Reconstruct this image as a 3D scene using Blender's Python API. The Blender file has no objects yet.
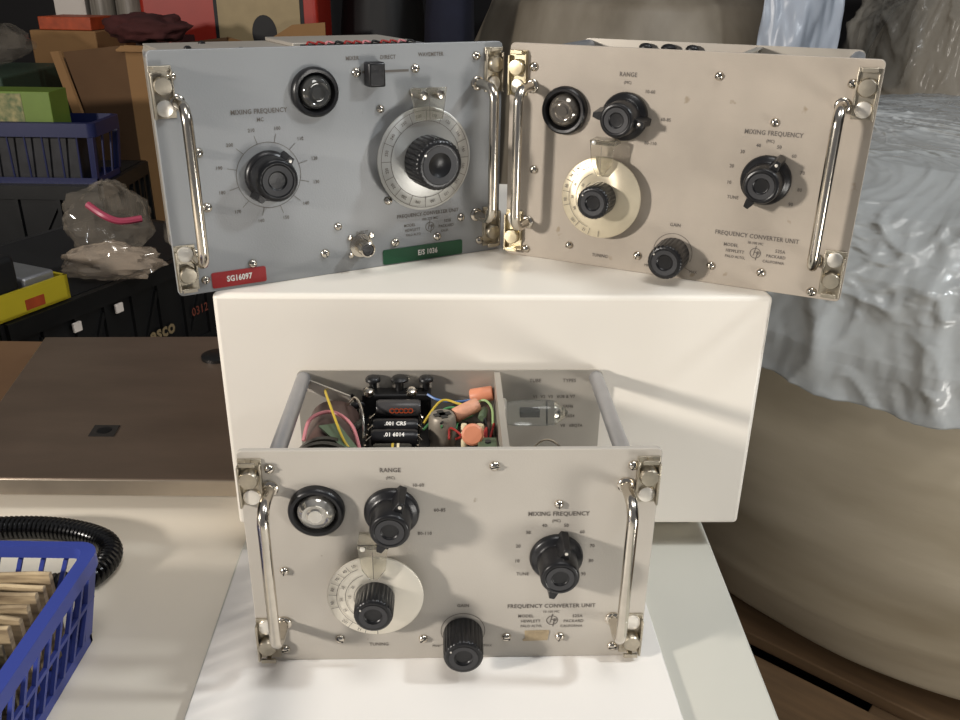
import bpy, bmesh, math, random
from mathutils import Vector, Matrix, noise
random.seed(7)
C = bpy.context.scene.collection
PI = math.pi
def R(d): return math.radians(d)
# ------------------------------------------------------------------ materials
def lin(c):
    return tuple(((v/12.92) if v <= .04045 else ((v+.055)/1.055)**2.4) for v in c)
def col(r, g, b): return lin((r/255, g/255, b/255)) + (1,)
def mat(name, c, rough=.5, metal=0, spec=.5, vary=0, vscale=20, bump=0, bscale=200, alpha=1, trans=0,
        ior=1.45, c2=None, coat=0, aniso=0, stretch=None, detail=4, speck=None):
    m = bpy.data.materials.new(name); m.use_nodes = True
    nt = m.node_tree; N = nt.nodes; L = nt.links
    b = N['Principled BSDF']
    b.inputs['Base Color'].default_value = c
    b.inputs['Roughness'].default_value = rough
    b.inputs['Metallic'].default_value = metal
    b.inputs['Specular IOR Level'].default_value = spec
    b.inputs['Alpha'].default_value = alpha
    b.inputs['Transmission Weight'].default_value = trans
    b.inputs['IOR'].default_value = ior
    b.inputs['Coat Weight'].default_value = coat
    tc = N.new('ShaderNodeTexCoord'); src = tc.outputs['Object']
    if stretch:
        mp = N.new('ShaderNodeMapping'); mp.inputs['Scale'].default_value = stretch
        L.new(src, mp.inputs[0]); src = mp.outputs[0]
    if vary or c2:
        n = N.new('ShaderNodeTexNoise'); n.inputs['Scale'].default_value = vscale; n.inputs['Detail'].default_value = detail
        L.new(src, n.inputs['Vector'])
        r = N.new('ShaderNodeValToRGB')
        r.color_ramp.elements[0].position = .3; r.color_ramp.elements[1].position = .7
        r.color_ramp.elements[0].color = c2 if c2 else tuple(x*(1-vary) for x in c[:3])+(1,)
        r.color_ramp.elements[1].color = c if c2 else tuple(min(1, x*(1+vary)) for x in c[:3])+(1,)
        L.new(n.outputs[0], r.inputs[0]); out = r.outputs[0]
        if speck:      # small dirt flecks with a shape of their own
            n3 = N.new('ShaderNodeTexNoise'); n3.inputs['Scale'].default_value = speck[0]; n3.inputs['Detail'].default_value = 3
            L.new(src, n3.inputs['Vector'])
            r3 = N.new('ShaderNodeValToRGB'); r3.color_ramp.elements[0].position = speck[1]; r3.color_ramp.elements[1].position = speck[1]+.05
            L.new(n3.outputs[0], r3.inputs[0])
            mx = N.new('ShaderNodeMixRGB'); L.new(r3.outputs[0], mx.inputs[0]); L.new(out, mx.inputs[1])
            mx.inputs[2].default_value = speck[2]; out = mx.outputs[0]
        L.new(out, b.inputs['Base Color'])
    if bump:
        n2 = N.new('ShaderNodeTexNoise'); n2.inputs['Scale'].default_value = bscale; n2.inputs['Detail'].default_value = 4
        L.new(src, n2.inputs['Vector'])
        bp = N.new('ShaderNodeBump'); bp.inputs['Strength'].default_value = bump; bp.inputs['Distance'].default_value = .002
        L.new(n2.outputs[0], bp.inputs['Height']); L.new(bp.outputs[0], b.inputs['Normal'])
    if aniso:
        b.inputs['Anisotropic'].default_value = aniso
        t = N.new('ShaderNodeTangent'); t.direction_type = 'RADIAL'; t.axis = 'Y'
        L.new(t.outputs[0], b.inputs['Tangent'])
    return m
M = {}
M['panel'] = mat('light_grey_enamel', col(184,178,168), .42, vary=.045, vscale=14, bump=.06, bscale=900, speck=(120,.74,col(140,130,115)))
M['panel_tan'] = mat('warm_grey_enamel', col(172,162,149), .42, vary=.10, vscale=22, bump=.06, bscale=900, speck=(80,.69,col(150,137,118)))
M['panel_blue'] = mat('cool_grey_enamel', col(147,149,150), .36, vary=.04, vscale=16, bump=.06, bscale=900, speck=(130,.76,col(110,106,100)))
M['ink'] = mat('grey_black_silkscreen_ink', col(104,98,92), .6)
M['bake'] = mat('black_bakelite', col(24,24,26), .32, spec=.5, bump=.05, bscale=500)
M['bake_cap'] = mat('dull_black_bakelite', col(52,52,54), .5)
M['nickel'] = mat('nickel_plate', col(205,198,186), .2, 1, vary=.08, vscale=150)
M['nickel_dull'] = mat('dull_plated_steel', col(180,172,156), .38, 1, vary=.2, vscale=120)
M['brass_tint'] = mat('yellowed_plated_steel', col(204,192,162), .3, 1, vary=.2, vscale=120)
M['rivet'] = mat('pale_rivet_metal', col(235,230,220), .35, .6)
M['dial'] = mat('spun_aluminium', col(226,220,206), .34, .55, vary=.04, vscale=40, aniso=.8)
M['dial_yellow'] = mat('yellowed_spun_aluminium', col(214,203,178), .34, .5, vary=.08, vscale=60, aniso=.8)
M['dial_grey'] = mat('grey_spun_aluminium', col(184,184,180), .34, .6, vary=.04, vscale=40, aniso=.8)
M['alu'] = mat('dull_aluminium', col(172,172,174), .38, .7, vary=.06, vscale=60)
M['alu_plate'] = mat('satin_aluminium_sheet', col(178,172,162), .42, .45, vary=.05, vscale=30)
M['alu_dark'] = mat('dark_chassis_metal', col(92,90,86), .5, .4, vary=.2, vscale=60)
M['clear'] = mat('clear_acrylic', col(235,232,222), .08, trans=.95, ior=1.3)
M['glass'] = mat('tube_glass', col(225,228,226), .03, trans=.95, ior=1.35)
M['lens_dark'] = mat('dark_lens_glass', col(70,70,68), .08, .3, coat=1)
M['lens_mid'] = mat('grey_lens_glass', col(112,106,98), .1, .5, coat=1)
M['lens_light'] = mat('silvery_lens_glass', col(190,186,178), .12, .7, coat=1)
M['board'] = mat('black_terminal_board', col(20,20,21), .4, vary=.3, vscale=80)
M['white'] = mat('white_lettering', col(225,222,215), .5)
M['red_tape'] = mat('red_embossed_tape', col(150,32,34), .3)
M['green_tape'] = mat('green_embossed_tape', col(24,76,48), .3)
M['beige_tape'] = mat('aged_masking_tape', col(170,152,122), .6, vary=.2, vscale=200)
M['box'] = mat('white_enamelled_box', col(232,226,215), .38, vary=.015, vscale=6, speck=(60,.77,col(170,160,146)))
M['table'] = mat('off_white_table_laminate', col(238,229,212), .4, vary=.03, vscale=5, speck=(45,.76,col(160,148,128)))
M['slab'] = mat('grey_green_laminate', col(206,204,193), .36, vary=.02, vscale=6, speck=(40,.77,col(170,168,150)))
M['sheet'] = mat('white_board', col(236,232,226), .45, vary=.02, vscale=10, speck=(28,.72,col(214,196,180)))
M['steel'] = mat('brown_grey_steel_plate', col(124,108,94), .38, .6, vary=.14, vscale=9, bump=.05, bscale=300, stretch=(1,3,1))
M['steel_edge'] = mat('lighter_steel_edge', col(170,158,142), .35, .6, vary=.1, vscale=30)  # paler tone than the top plate
M['blue'] = mat('blue_plastic', col(58,72,150), .38, vary=.05, vscale=10)
M['blue_dark'] = mat('navy_plastic', col(22,28,68), .45)
M['black'] = mat('black_plastic', col(20,20,20), .42, vary=.2, vscale=30)
M['cable'] = mat('black_cable_jacket', col(14,14,15), .22, spec=.6)
M['black_soft'] = mat('dull_black_case', col(16,16,17), .6)
M['yellow'] = mat('yellow_card', col(196,176,40), .5, vary=.05)
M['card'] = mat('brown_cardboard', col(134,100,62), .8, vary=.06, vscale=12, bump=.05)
M['card_dark'] = mat('dark_and_shaded_cardboard', col(98,72,48), .85, vary=.08, vscale=12)  # dark brown board; on the carton's left panel it is painted-in shade
M['redbox'] = mat('red_plastic', col(152,38,24), .45, vary=.05)
M['orange'] = mat('orange_card', col(166,70,36), .5, vary=.2, vscale=60)
M['beige'] = mat('beige_label_board', col(150,132,98), .6, vary=.08, vscale=30)
M['navy'] = mat('navy_cloth', col(26,28,44), .9, vary=.2, vscale=12)
M['maroon'] = mat('maroon_cloth', col(66,28,26), .9, vary=.3, vscale=14)
M['paper'] = mat('white_carton', col(215,205,195), .6)
M['green'] = mat('green_printed_card', col(96,118,42), .5, vary=.1)
M['seed'] = mat('printed_seed_picture', col(150,140,96), .6, c2=col(60,84,50), vscale=90)
M['grey_roll'] = mat('grey_film_roll', col(134,128,118), .4, vary=.3, vscale=30, stretch=(6,6,.4))
M['packet'] = mat('cream_card_stock', col(206,184,146), .7, c2=col(96,78,58), vscale=60, stretch=(.5,1,3))
M['packet_dark'] = mat('stained_card_stock', col(150,136,104), .7, c2=col(44,38,32), vscale=70, stretch=(.5,1,3))
M['wood'] = mat('rough_pallet_wood', col(92,70,46), .8, vary=.2, vscale=10, stretch=(1,8,8))
M['floor'] = mat('dark_concrete', col(48,44,40), .8, vary=.2, vscale=6)
M['wall'] = mat('dark_painted_wall', col(44,42,42), .9, vary=.1, vscale=3)
M['bench'] = mat('dark_bench_top', col(36,33,30), .7)
M['orangecap'] = mat('orange_dipped_capacitor', col(214,140,108), .45)
M['shield'] = mat('dull_grey_shield', col(136,128,116), .45, .3)
M['peach'] = mat('peach_ceramic', col(206,150,122), .5, vary=.15, vscale=200)
M['brown'] = mat('brown_phenolic', col(84,66,60), .45, vary=.2, vscale=150)
M['greencomp'] = mat('green_grey_component', col(92,108,84), .5)
M['cream'] = mat('cream_ceramic', col(226,212,176), .5)
M['coil'] = mat('dark_coil_form', col(52,50,44), .35, .2)
M['capbody'] = mat('grey_black_capacitor', col(60,58,58), .35)
for n, c in (('wire_yellow',(196,168,60)),('wire_blue',(84,116,168)),('wire_green',(74,130,82)),('wire_pink',(196,124,128)),('wire_red',(150,44,40)),('wire_lime',(150,176,120)),('tie_pink',(158,62,84))):
    M[n] = mat(n, col(*c), .4)
def film_mat(name, c, a0, a1, rough=.25, scale=6, stretch=(1,1,1), bump=.6, white=(215,218,220)):
    """thin plastic film: clear where flat, milky where it is creased"""
    m = mat(name, c, rough, spec=.6)
    nt = m.node_tree; N = nt.nodes; L = nt.links; b = N['Principled BSDF']
    tc = N.new('ShaderNodeTexCoord'); mp = N.new('ShaderNodeMapping'); mp.inputs['Scale'].default_value = stretch
    L.new(tc.outputs['Object'], mp.inputs[0])
    def ridges(sc, det, dist):
        n = N.new('ShaderNodeTexNoise'); n.noise_type = 'RIDGED_MULTIFRACTAL'; n.inputs['Scale'].default_value = sc
        n.inputs['Detail'].default_value = det; n.inputs['Distortion'].default_value = dist; n.inputs['Roughness'].default_value = .45
        L.new(mp.outputs[0], n.inputs['Vector']); return n.outputs[0]
    r1 = ridges(scale, 5, .9); 
    n2 = N.new('ShaderNodeTexNoise'); n2.inputs['Scale'].default_value = scale*.5; n2.inputs['Detail'].default_value = 3; L.new(mp.outputs[0], n2.inputs['Vector'])
    mu = N.new('ShaderNodeMath'); mu.operation = 'MULTIPLY'; L.new(r1, mu.inputs[0]); L.new(n2.outputs[0], mu.inputs[1])
    mr = N.new('ShaderNodeMapRange'); mr.inputs['From Min'].default_value = .42; mr.inputs['From Max'].default_value = .98
    mr.inputs['To Min'].default_value = 0; mr.inputs['To Max'].default_value = 1; L.new(mu.outputs[0], mr.inputs[0])
    ma = N.new('ShaderNodeMapRange'); ma.inputs['To Min'].default_value = a0; ma.inputs['To Max'].default_value = a1; L.new(mr.outputs[0], ma.inputs[0])
    L.new(ma.outputs[0], b.inputs['Alpha'])
    mx = N.new('ShaderNodeMixRGB'); mx.inputs[1].default_value = c; mx.inputs[2].default_value = col(*white); L.new(mr.outputs[0], mx.inputs[0]); L.new(mx.outputs[0], b.inputs['Base Color'])
    bp = N.new('ShaderNodeBump'); bp.inputs['Strength'].default_value = bump; bp.inputs['Distance'].default_value = .02
    L.new(r1, bp.inputs['Height']); L.new(bp.outputs[0], b.inputs['Normal'])
    return m
M['film'] = film_mat('bluish_plastic_film', col(198,202,203), .62, .97, .20, 6, (1,1,.55), .9, (240,242,244))
M['film_clear'] = film_mat('clear_wrinkled_film', col(196,190,178), .30, .92, .2, 4, (1,1,.45), .8, (236,234,230))
M['film_white'] = film_mat('milky_plastic_sheet', col(190,198,210), .80, .95, .3, 8, (1,1,1), .35)
M['stretch_film'] = film_mat('tight_stretch_film', col(170,158,136), .25, .55, .3, 3, (.5,.5,2.6), .25, (188,178,158))
M['bale'] = mat('wrapped_brown_grey_bale', col(188,176,154), .42, vary=.14, vscale=5, bump=.5, bscale=16, stretch=(.6,.6,2.2), c2=col(156,143,120))
M['bale_back'] = mat('wrapped_tan_bale', col(156,146,130), .45, c2=col(124,114,98), vscale=6, bump=.5, bscale=10, stretch=(2,2,.7))
M['bag'] = film_mat('clear_poly_bag', col(150,140,126), .20, .85, .08, 16, (1,1,1), .25, (225,215,200))
M['bag_pink'] = film_mat('milky_poly_bag', col(176,160,142), .40, .9, .10, 14, (1,1,1), .25, (220,205,188))
# ------------------------------------------------------------------ object helpers
def setp(o, label=None, cat=None, group=None, kind=None):
    if label: o['label'] = label
    if cat: o['category'] = cat
    if group: o['group'] = group
    if kind: o['kind'] = kind
    return o
def root(name, label, cat, loc=(0,0,0), rz=0, group=None):
    o = bpy.data.objects.new(name, None); C.objects.link(o); o.empty_display_size = .02
    o.location = loc; o.rotation_euler = (0,0,rz)
    return setp(o, label, cat, group)
def obj(name, bm, m, parent=None, smooth=True, bevel=0, loc=None, rz=None, angle=40):
    bmesh.ops.recalc_face_normals(bm, faces=bm.faces)
    me = bpy.data.meshes.new(name); bm.to_mesh(me); bm.free()
    ms = m if isinstance(m, (list, tuple)) else [m]
    for k in ms: me.materials.append(M[k] if isinstance(k, str) else k)
    if smooth:
        me.polygons.foreach_set('use_smooth', [True]*len(me.polygons))
        try: me.set_sharp_from_angle(angle=R(angle))
        except Exception: pass
    o = bpy.data.objects.new(name, me); C.objects.link(o)
    if parent: o.parent = parent
    if loc: o.location = loc
    if rz is not None: o.rotation_euler = (0,0,rz)
    if bevel:
        b = o.modifiers.new('bevel', 'BEVEL'); b.width = bevel; b.segments = 3; b.limit_method = 'ANGLE'; b.angle_limit = R(40)
    return o
def NB(): return bmesh.new()
def box(bm, x0, x1, y0, y1, z0, z1, mi=0):
    v = [bm.verts.new((x, y, z)) for z in (z0, z1) for y in (y0, y1) for x in (x0, x1)]
    for f in ((0,1,3,2),(4,6,7,5),(0,4,5,1),(2,3,7,6),(0,2,6,4),(1,5,7,3)):
        bm.faces.new([v[i] for i in f]).material_index = mi
    return v
def prism(bm, pts, d, mi=0):
    """closed polygon pts (3D) pushed along d"""
    d = Vector(d); a = [bm.verts.new(p) for p in pts]; b = [bm.verts.new(Vector(p)+d) for p in pts]
    n = len(a)
    fs = [bm.faces.new(a), bm.faces.new(b[::-1])]
    for i in range(n): fs.append(bm.faces.new((a[i], b[i], b[(i+1)%n], a[(i+1)%n])))
    for f in fs: f.material_index = mi
def frame_of(d):
    d = Vector(d).normalized(); up = Vector((0,0,1)) if abs(d.z) < .9 else Vector((1,0,0))
    a = d.cross(up).normalized(); return a, d.cross(a).normalized()
def tube(bm, pts, r, seg=10, cap=True, mi=0, closed=False):
    pts = [Vector(p) for p in pts]; rings = []; n = len(pts)
    rr = r if isinstance(r, (list, tuple)) else [r]*n
    a = None
    for i, p in enumerate(pts):
        if closed: d = pts[(i+1)%n]-pts[i-1]
        else: d = pts[min(i+1, n-1)]-pts[max(i-1, 0)]
        d.normalize()
        if a is None: a, _ = frame_of(d)
        else: a = (a - d*a.dot(d)).normalized()
        b = d.cross(a)
        rings.append([bm.verts.new(p+(a*math.cos(t)+b*math.sin(t))*rr[i]) for t in [2*PI*k/seg for k in range(seg)]])
    for i in range(n if closed else n-1):
        A, B = rings[i], rings[(i+1)%n]
        for k in range(seg): bm.faces.new((A[k], A[(k+1)%seg], B[(k+1)%seg], B[k])).material_index = mi
    if cap and not closed:
        bm.faces.new(rings[0][::-1]).material_index = mi; bm.faces.new(rings[-1]).material_index = mi
def smoothpath(pts, k=8, closed=False):
    P = [Vector(p) for p in pts]; out = []; n = len(P)
    for i in range(n if closed else n-1):
        p0 = P[i-1] if (i > 0 or closed) else P[0]; p1 = P[i]; p2 = P[(i+1)%n]
        p3 = P[(i+2)%n] if (i+2 < n or closed) else P[-1]
        for j in range(k):
            t = j/k
            out.append(.5*((2*p1)+(-p0+p2)*t+(2*p0-5*p1+4*p2-p3)*t*t+(-p0+3*p1-3*p2+p3)*t**3))
    if not closed: out.append(P[-1])
    return out
def lathe(bm, prof, c=(0,0,0), axis=(0,-1,0), seg=32, mi=0, flute=0, fr=(0,1), fa=.0006, caps=True):
    """prof = [(radius, height along axis)]; flute = number of ribs between heights fr"""
    ax = Vector(axis).normalized()
    a = Vector((1,0,0)) if abs(ax.x) < .9 else Vector((0,0,1)); a = (a-ax*a.dot(ax)).normalized(); b = ax.cross(a)
    c = Vector(c); rings = []
    if flute: seg = flute*4
    for r, h in prof:
        if r < 1e-7: rings.append([bm.verts.new(c+ax*h)]); continue
        ring = []
        for k in range(seg):
            rad = r
            if flute and fr[0] <= h <= fr[1] and k % 4 in (0,): rad = r-fa
            t = 2*PI*k/seg; ring.append(bm.verts.new(c+ax*h+(a*math.cos(t)+b*math.sin(t))*rad))
        rings.append(ring)
    for A, B in zip(rings, rings[1:]):
        if len(A) == 1 and len(B) == 1: continue
        for k in range(seg):
            if len(A) == 1: f = bm.faces.new((A[0], B[k], B[(k+1)%seg]))
            elif len(B) == 1: f = bm.faces.new((A[k], A[(k+1)%seg], B[0]))
            else: f = bm.faces.new((A[k], A[(k+1)%seg], B[(k+1)%seg], B[k]))
            f.material_index = mi
    for ring, flip in ((rings[0], True), (rings[-1], False)):
        if caps and len(ring) > 1: bm.faces.new(ring[::-1] if flip else ring).material_index = mi
def text(bm, s, u, v, size, w=.00025, rot=0, mi=0, bold=False, stretch=1.0, mx=None):
    """flat lettering standing in the panel plane (x right, z up), facing -y"""
    cu = bpy.data.curves.new('t', 'FONT'); cu.body = s; cu.size = size*.84; cu.align_x = 'CENTER'; cu.align_y = 'CENTER'
    cu.resolution_u = 2; cu.offset = size*(.03 if bold else .012); cu.space_character = 1.06
    o = bpy.data.objects.new('t', cu); C.objects.link(o)
    dg = bpy.context.evaluated_depsgraph_get(); me = bpy.data.meshes.new_from_object(o.evaluated_get(dg))
    C.objects.unlink(o); bpy.data.objects.remove(o); bpy.data.curves.remove(cu)
    c, sn = math.cos(rot), math.sin(rot); vs = []
    for q in me.vertices:
        x, y = q.co.x*stretch*.88, q.co.y
        p = Vector((u+x*c-y*sn, -w, v+x*sn+y*c))
        vs.append(bm.verts.new(mx @ p if mx else p))
    for p in me.polygons:
        try: bm.faces.new([vs[i] for i in p.vertices]).material_index = mi
        except ValueError: pass
    bpy.data.meshes.remove(me)
def ring(bm, u, v, r, t, w, a0=0, a1=2*PI, seg=48, mi=0):
    """thin printed arc in the panel plane"""
    pr = None
    for k in range(seg+1):
        a = a0+(a1-a0)*k/seg
        p = [bm.verts.new((u+math.cos(a)*q, -w, v+math.sin(a)*q)) for q in (r-t/2, r+t/2)]
        if pr: bm.faces.new((pr[0], pr[1], p[1], p[0])).material_index = mi
        pr = p
def tick(bm, u0, v0, u1, v1, t, w, mi=0):
    d = Vector((u1-u0, 0, v1-v0)).normalized()*t/2; n = Vector((-d.z, 0, d.x))
    a = Vector((u0, -w, v0)); b = Vector((u1, -w, v1))
    bm.faces.new([bm.verts.new(p) for p in (a-n, b-n, b+n, a+n)]).material_index = mi
# ------------------------------------------------------------------ instrument parts
W, H = .215, .1357
def rounded_rect(x0, x1, z0, z1, r, y, k=5):
    pts = []
    for cx, cz, a0 in ((x1-r, z1-r, 0), (x0+r, z1-r, PI/2), (x0+r, z0+r, PI), (x1-r, z0+r, 1.5*PI)):
        for i in range(k+1):
            a = a0+PI/2*i/k; pts.append((cx+r*math.cos(a), y, cz+r*math.sin(a)))
    return pts
def add_screws(parent, pts, m='nickel', r=.0027):
    for i, (u, v) in enumerate(pts):
        bm = NB(); rr = r*random.uniform(.92, 1.08)
        lathe(bm, [(rr, 0), (rr, .0005), (rr*.9, .0013), (rr*.6, .0020), (rr*.3, .0023)], (u, 0, v), seg=16)
        a = random.uniform(0, PI); d = Vector((math.cos(a), 0, math.sin(a))); n = Vector((-d.z, 0, d.x))*.00028
        c = Vector((u, -.0024, v))
        prism(bm, [c-d*rr*.75-n, c+d*rr*.75-n, c+d*rr*.75+n, c-d*rr*.75+n], (0,.0006,0), mi=1)
        obj('screw', bm, [m, 'bake'], parent)
def handle(parent, u, v0, v1, w=.022, r=.0030, m='nickel'):
    k = .009; pts = [(u, 0, v0)]
    pts += [(u, -(w-k), v0)]
    for i in range(1, 7):
        a = PI/2*i/6; pts.append((u, -(w-k+k*math.sin(a)), v0+k-k*math.cos(a)))
    for i in range(0, 7):
        a = PI/2*i/6; pts.append((u, -(w-k+k*math.cos(a)), v1-k+k*math.sin(a)))
    pts.append((u, 0, v1))
    bm = NB(); tube(bm, pts, r, 14)
    for v in (v0, v1): lathe(bm, [(r*1.45, 0), (r*1.45, .0012), (r*1.2, .002), (r, .0021)], (u, 0, v), seg=20)
    return obj('handle', bm, m, parent)
def latch(parent, u, v, s, up, m='nickel_dull', bright='rivet'):
    """corner latch: channel bracket with a button head and a pale rivet; s = outer side, up = which way the hook points"""
    bm = NB()
    x0, x1 = sorted((u-s*.0060, u+s*.0058))
    box(bm, x0, x1, -.0012, 0, v-.0135, v+.0135)
    fx = u+s*.0058; a, b = sorted((fx, fx-s*.0012))
    box(bm, a, b, -.0048, -.0012, v-.0135, v+.0105)
    fx = u-s*.0060; a, b = sorted((fx, fx+s*.0011))
    box(bm, a, b, -.0034, -.0012, v-.006, v+.0115)
    box(bm, u-.0040, u+.0040, -.0058, -.0044, v+up*.0125-.0012, v+up*.0125+.0012)
    box(bm, u-.0012, u+.0012, -.0048, -.0012, v+up*.0125-.001, v+up*.0125+.001)
    o = obj('corner_latch', bm, m, parent, bevel=.0003)
    bm = NB(); lathe(bm, [(.0050, .0012), (.0050, .0052), (.0044, .0062), (.0015, .0064), (0, .0064)], (u, 0, v+up*.0035), seg=24)
    obj('button_head', bm, m, o)
    bm = NB(); lathe(bm, [(.0046, .0012), (.0043, .0026), (.0028, .0030), (0, .0030)], (u, 0, v-up*.0082), seg=24)
    obj('rivet', bm, bright, o)
    return o
def bar_knob(parent, name, u, v, ang, k=1.0, top=.0092, hgt=.0165, bars=.0155):
    """pointer knob: stepped round body with a bar running across it"""
    bm = NB()
    lathe(bm, [(.0132*k, .0006), (.0136*k, .0016), (.0134*k, .0034), (.0124*k, .0046), (.0110*k, .0052), (top*1.04, .0062),
               (top, hgt-.0016), (top*.93, hgt-.0004), (top*.80, hgt), (top*.74, hgt-.0004), (top*.45, hgt-.0007), (top*.40, hgt-.0014), (0, hgt-.0016)], (u, 0, v), seg=44)
    d = Vector((math.sin(ang), 0, math.cos(ang))); n = Vector((d.z, 0, -d.x)); c = Vector((u, 0, v))
    for s in (1, -1):
        L0, L1 = bars*k, bars*k*.94
        w0, w1 = .0031*k, .0022*k
        q = [c+d*s*.004-n*w0*1.5, c+d*s*(L0*.78)-n*w0, c+d*s*L0-n*w0*.62, c+d*s*L0+n*w0*.62, c+d*s*(L0*.78)+n*w0, c+d*s*.004+n*w0*1.5]
        t = [c+d*s*.004-n*w1*1.5, c+d*s*(L1*.78)-n*w1, c+d*s*L1-n*w1*.6, c+d*s*L1+n*w1*.6, c+d*s*(L1*.78)+n*w1, c+d*s*.004+n*w1*1.5]
        y0, y1 = (-.0012, -hgt*.80) if s > 0 else (-.0012, -hgt*.86)
        A = [bm.verts.new((p.x, y0, p.z)) for p in q]; B = [bm.verts.new((p.x, y1, p.z)) for p in t]
        bm.faces.new(A); bm.faces.new(B[::-1])
        for i in range(6): bm.faces.new((A[i], B[i], B[(i+1)%6], A[(i+1)%6]))
    o = obj(name, bm, 'bake', parent, bevel=.0003)
    bm = NB(); lathe(bm, [(top*.72, hgt-.0003), (top*.46, hgt-.0005)], (u, -.0002, v), seg=32, caps=False)
    obj('cap_ring', bm, 'bake_cap', o)
    bm = NB(); p = c+d*bars*k*.80+n*.0
    lathe(bm, [(.0009, 0), (.0009, .0004), (0, .0006)], (p.x, -hgt*.80, p.z), seg=12); obj('set_screw', bm, 'rivet', o)
    return o
def round_knob(parent, name, u, v, r, w0, w1, m='bake', nf=26):
    bm = NB()
    lathe(bm, [(r*.98, w0), (r, w0+.001), (r, (w0+w1)/2), (r*.985, w1-.0022), (r*.93, w1-.0007), (r*.80, w1), (r*.70, w1-.0003), (r*.46, w1-.0007), (r*.40, w1-.0016), (0, w1-.0018)],
          (u, 0, v), flute=nf, fr=(w0+.0005, w1-.002), fa=r*.055)
    o = obj(name, bm, m, parent, angle=50)
    bm = NB(); lathe(bm, [(r*.72, w1-.0001), (r*.48, w1-.0003)], (u, -.0002, v), seg=32, caps=False)
    obj('cap_ring', bm, 'bake_cap', o)
    bm = NB(); lathe(bm, [(r*.045, w1-.0002), (r*.045, w1+.0004)], (u-r*.62, 0, v+r*.42), seg=8); obj('index_dot', bm, 'rivet', o)
    return o
def eye(parent, u, v, r, lens):
    bm = NB()
    lathe(bm, [(r, 0), (r, .0026), (r*.96, .0042), (r*.90, .0048), (r*.80, .0046), (r*.72, .0026), (r*.70, .0008)], (u, 0, v), seg=48)
    o = obj('indicator_bezel', bm, 'bake', parent)
    bm = NB()
    lathe(bm, [(r*.69, .0016), (r*.66, .0034), (r*.58, .0054), (r*.46, .0068), (r*.38, .0062), (r*.30, .0062), (r*.20, .0070), (0, .0073)], (u, 0, v), seg=40)
    obj('lens', bm, lens, o)
    bm = NB(); lathe(bm, [(r*.24, .0064), (r*.24, .0074), (0, .0076)], (u, 0, v), seg=24); obj('lens_centre', bm, 'rivet' if lens == 'lens_light' else lens, o)
    return o
def logo(bm, u, v, s, w=.00025):
    ring(bm, u, v, s, s*.14, w)
    for a in (-1, 1):
        tick(bm, u-.10*s+a*.28*s, v-.55*s-(.9*s if a > 0 else 0), u+.18*s+a*.28*s+(0 if a > 0 else .14*s), v+(.42*s if a > 0 else 1.5*s), s*.16, w)
    ring(bm, u+.02*s, v-.05*s, s*.26, s*.14, w, -.2, PI*.9, 10)
    ring(bm, u+.48*s, v+.12*s, s*.26, s*.14, w, -PI*.8, PI*.8, 12)
def dial_marks_525a(bm, u, v, w, r):
    for rr, a0, a1 in ((.80, 2.0, 4.35), (.62, 1.95, 4.15), (.44, 2.2, 4.0)):
        ring(bm, u, v, r*rr, .00028, w, a0, a1, 36)
    for k, (a, s) in enumerate(((2.05,'50'),(2.3,'40'),(2.58,'70'),(2.9,'80'),(3.28,'90'),(3.9,'100'),(4.3,'12'))):
        text(bm, s, u+math.cos(a)*r*.90, v+math.sin(a)*r*.90, .0030, w, rot=a-PI/2)
        tick(bm, u+math.cos(a+.15)*r*.80, v+math.sin(a+.15)*r*.80, u+math.cos(a+.15)*r*.97, v+math.sin(a+.15)*r*.97, .00028, w)
    for a, s in ((2.75,'30'),(3.2,'50'),(3.6,'60')): text(bm, s, u+math.cos(a)*r*.71, v+math.sin(a)*r*.71, .0028, w, rot=a-PI/2)
    for a, s in ((2.6,'20'),(3.1,'10')): text(bm, s, u+math.cos(a)*r*.53, v+math.sin(a)*r*.53, .0026, w, rot=a-PI/2)
    tick(bm, u+.0005, v-r*.82, u+.0005, v-r*.96, .0004, w)
def chassis(rt, plate_text=True):
    """open frame behind the panel: rails, rear plate, partition"""
    for u in (-.0893, .0893):
        bm = NB(); tube(bm, [(u, .003, .1285), (u, .0995, .1285)], .0044, 12); obj('rail', bm, 'alu', rt)
        bm = NB(); tube(bm, [(u, .003, .006), (u, .0995, .006)], .0042, 12); obj('rail', bm, 'alu', rt)
    bm = NB(); prism(bm, rounded_rect(-.0935, .0935, .0012, .1335, .004, .0995), (0,.0013,0))
    rp = obj('rear_plate', bm, 'alu_plate', rt)
    if plate_text:
        bm = NB(); k = Matrix.Translation((0,.09945,0))
        text(bm, 'TUBE', .052, .1265, .0040, mx=k); text(bm, 'TYPES', .073, .1265, .0040, mx=k)
        for i, s in enumerate(('V1  V2  V3   6U8 & V7', 'V4  V5   6AH6', 'V6   5654', 'V8   6BQ7A')):
            text(bm, s, .064+.004*i, .1155-.0068*i, .0036, mx=k)
        obj('lettering', bm, 'ink', rp)
    bm = NB()
    box(bm, .0265, .0280, .0035, .0990, .002, .1315); box(bm, .0265, .0300, .0035, .0990, .1315, .1326)
    obj('partition_plate', bm, 'alu_plate', rt)
    bm = NB(); box(bm, -.084, .0262, .004, .0990, .060, .0625); obj('chassis_deck', bm, 'alu_dark', rt)
    bm = NB(); box(bm, .0285, .084, .004, .0990, .050, .0525); obj('chassis_deck', bm, 'alu_dark', rt)
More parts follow.
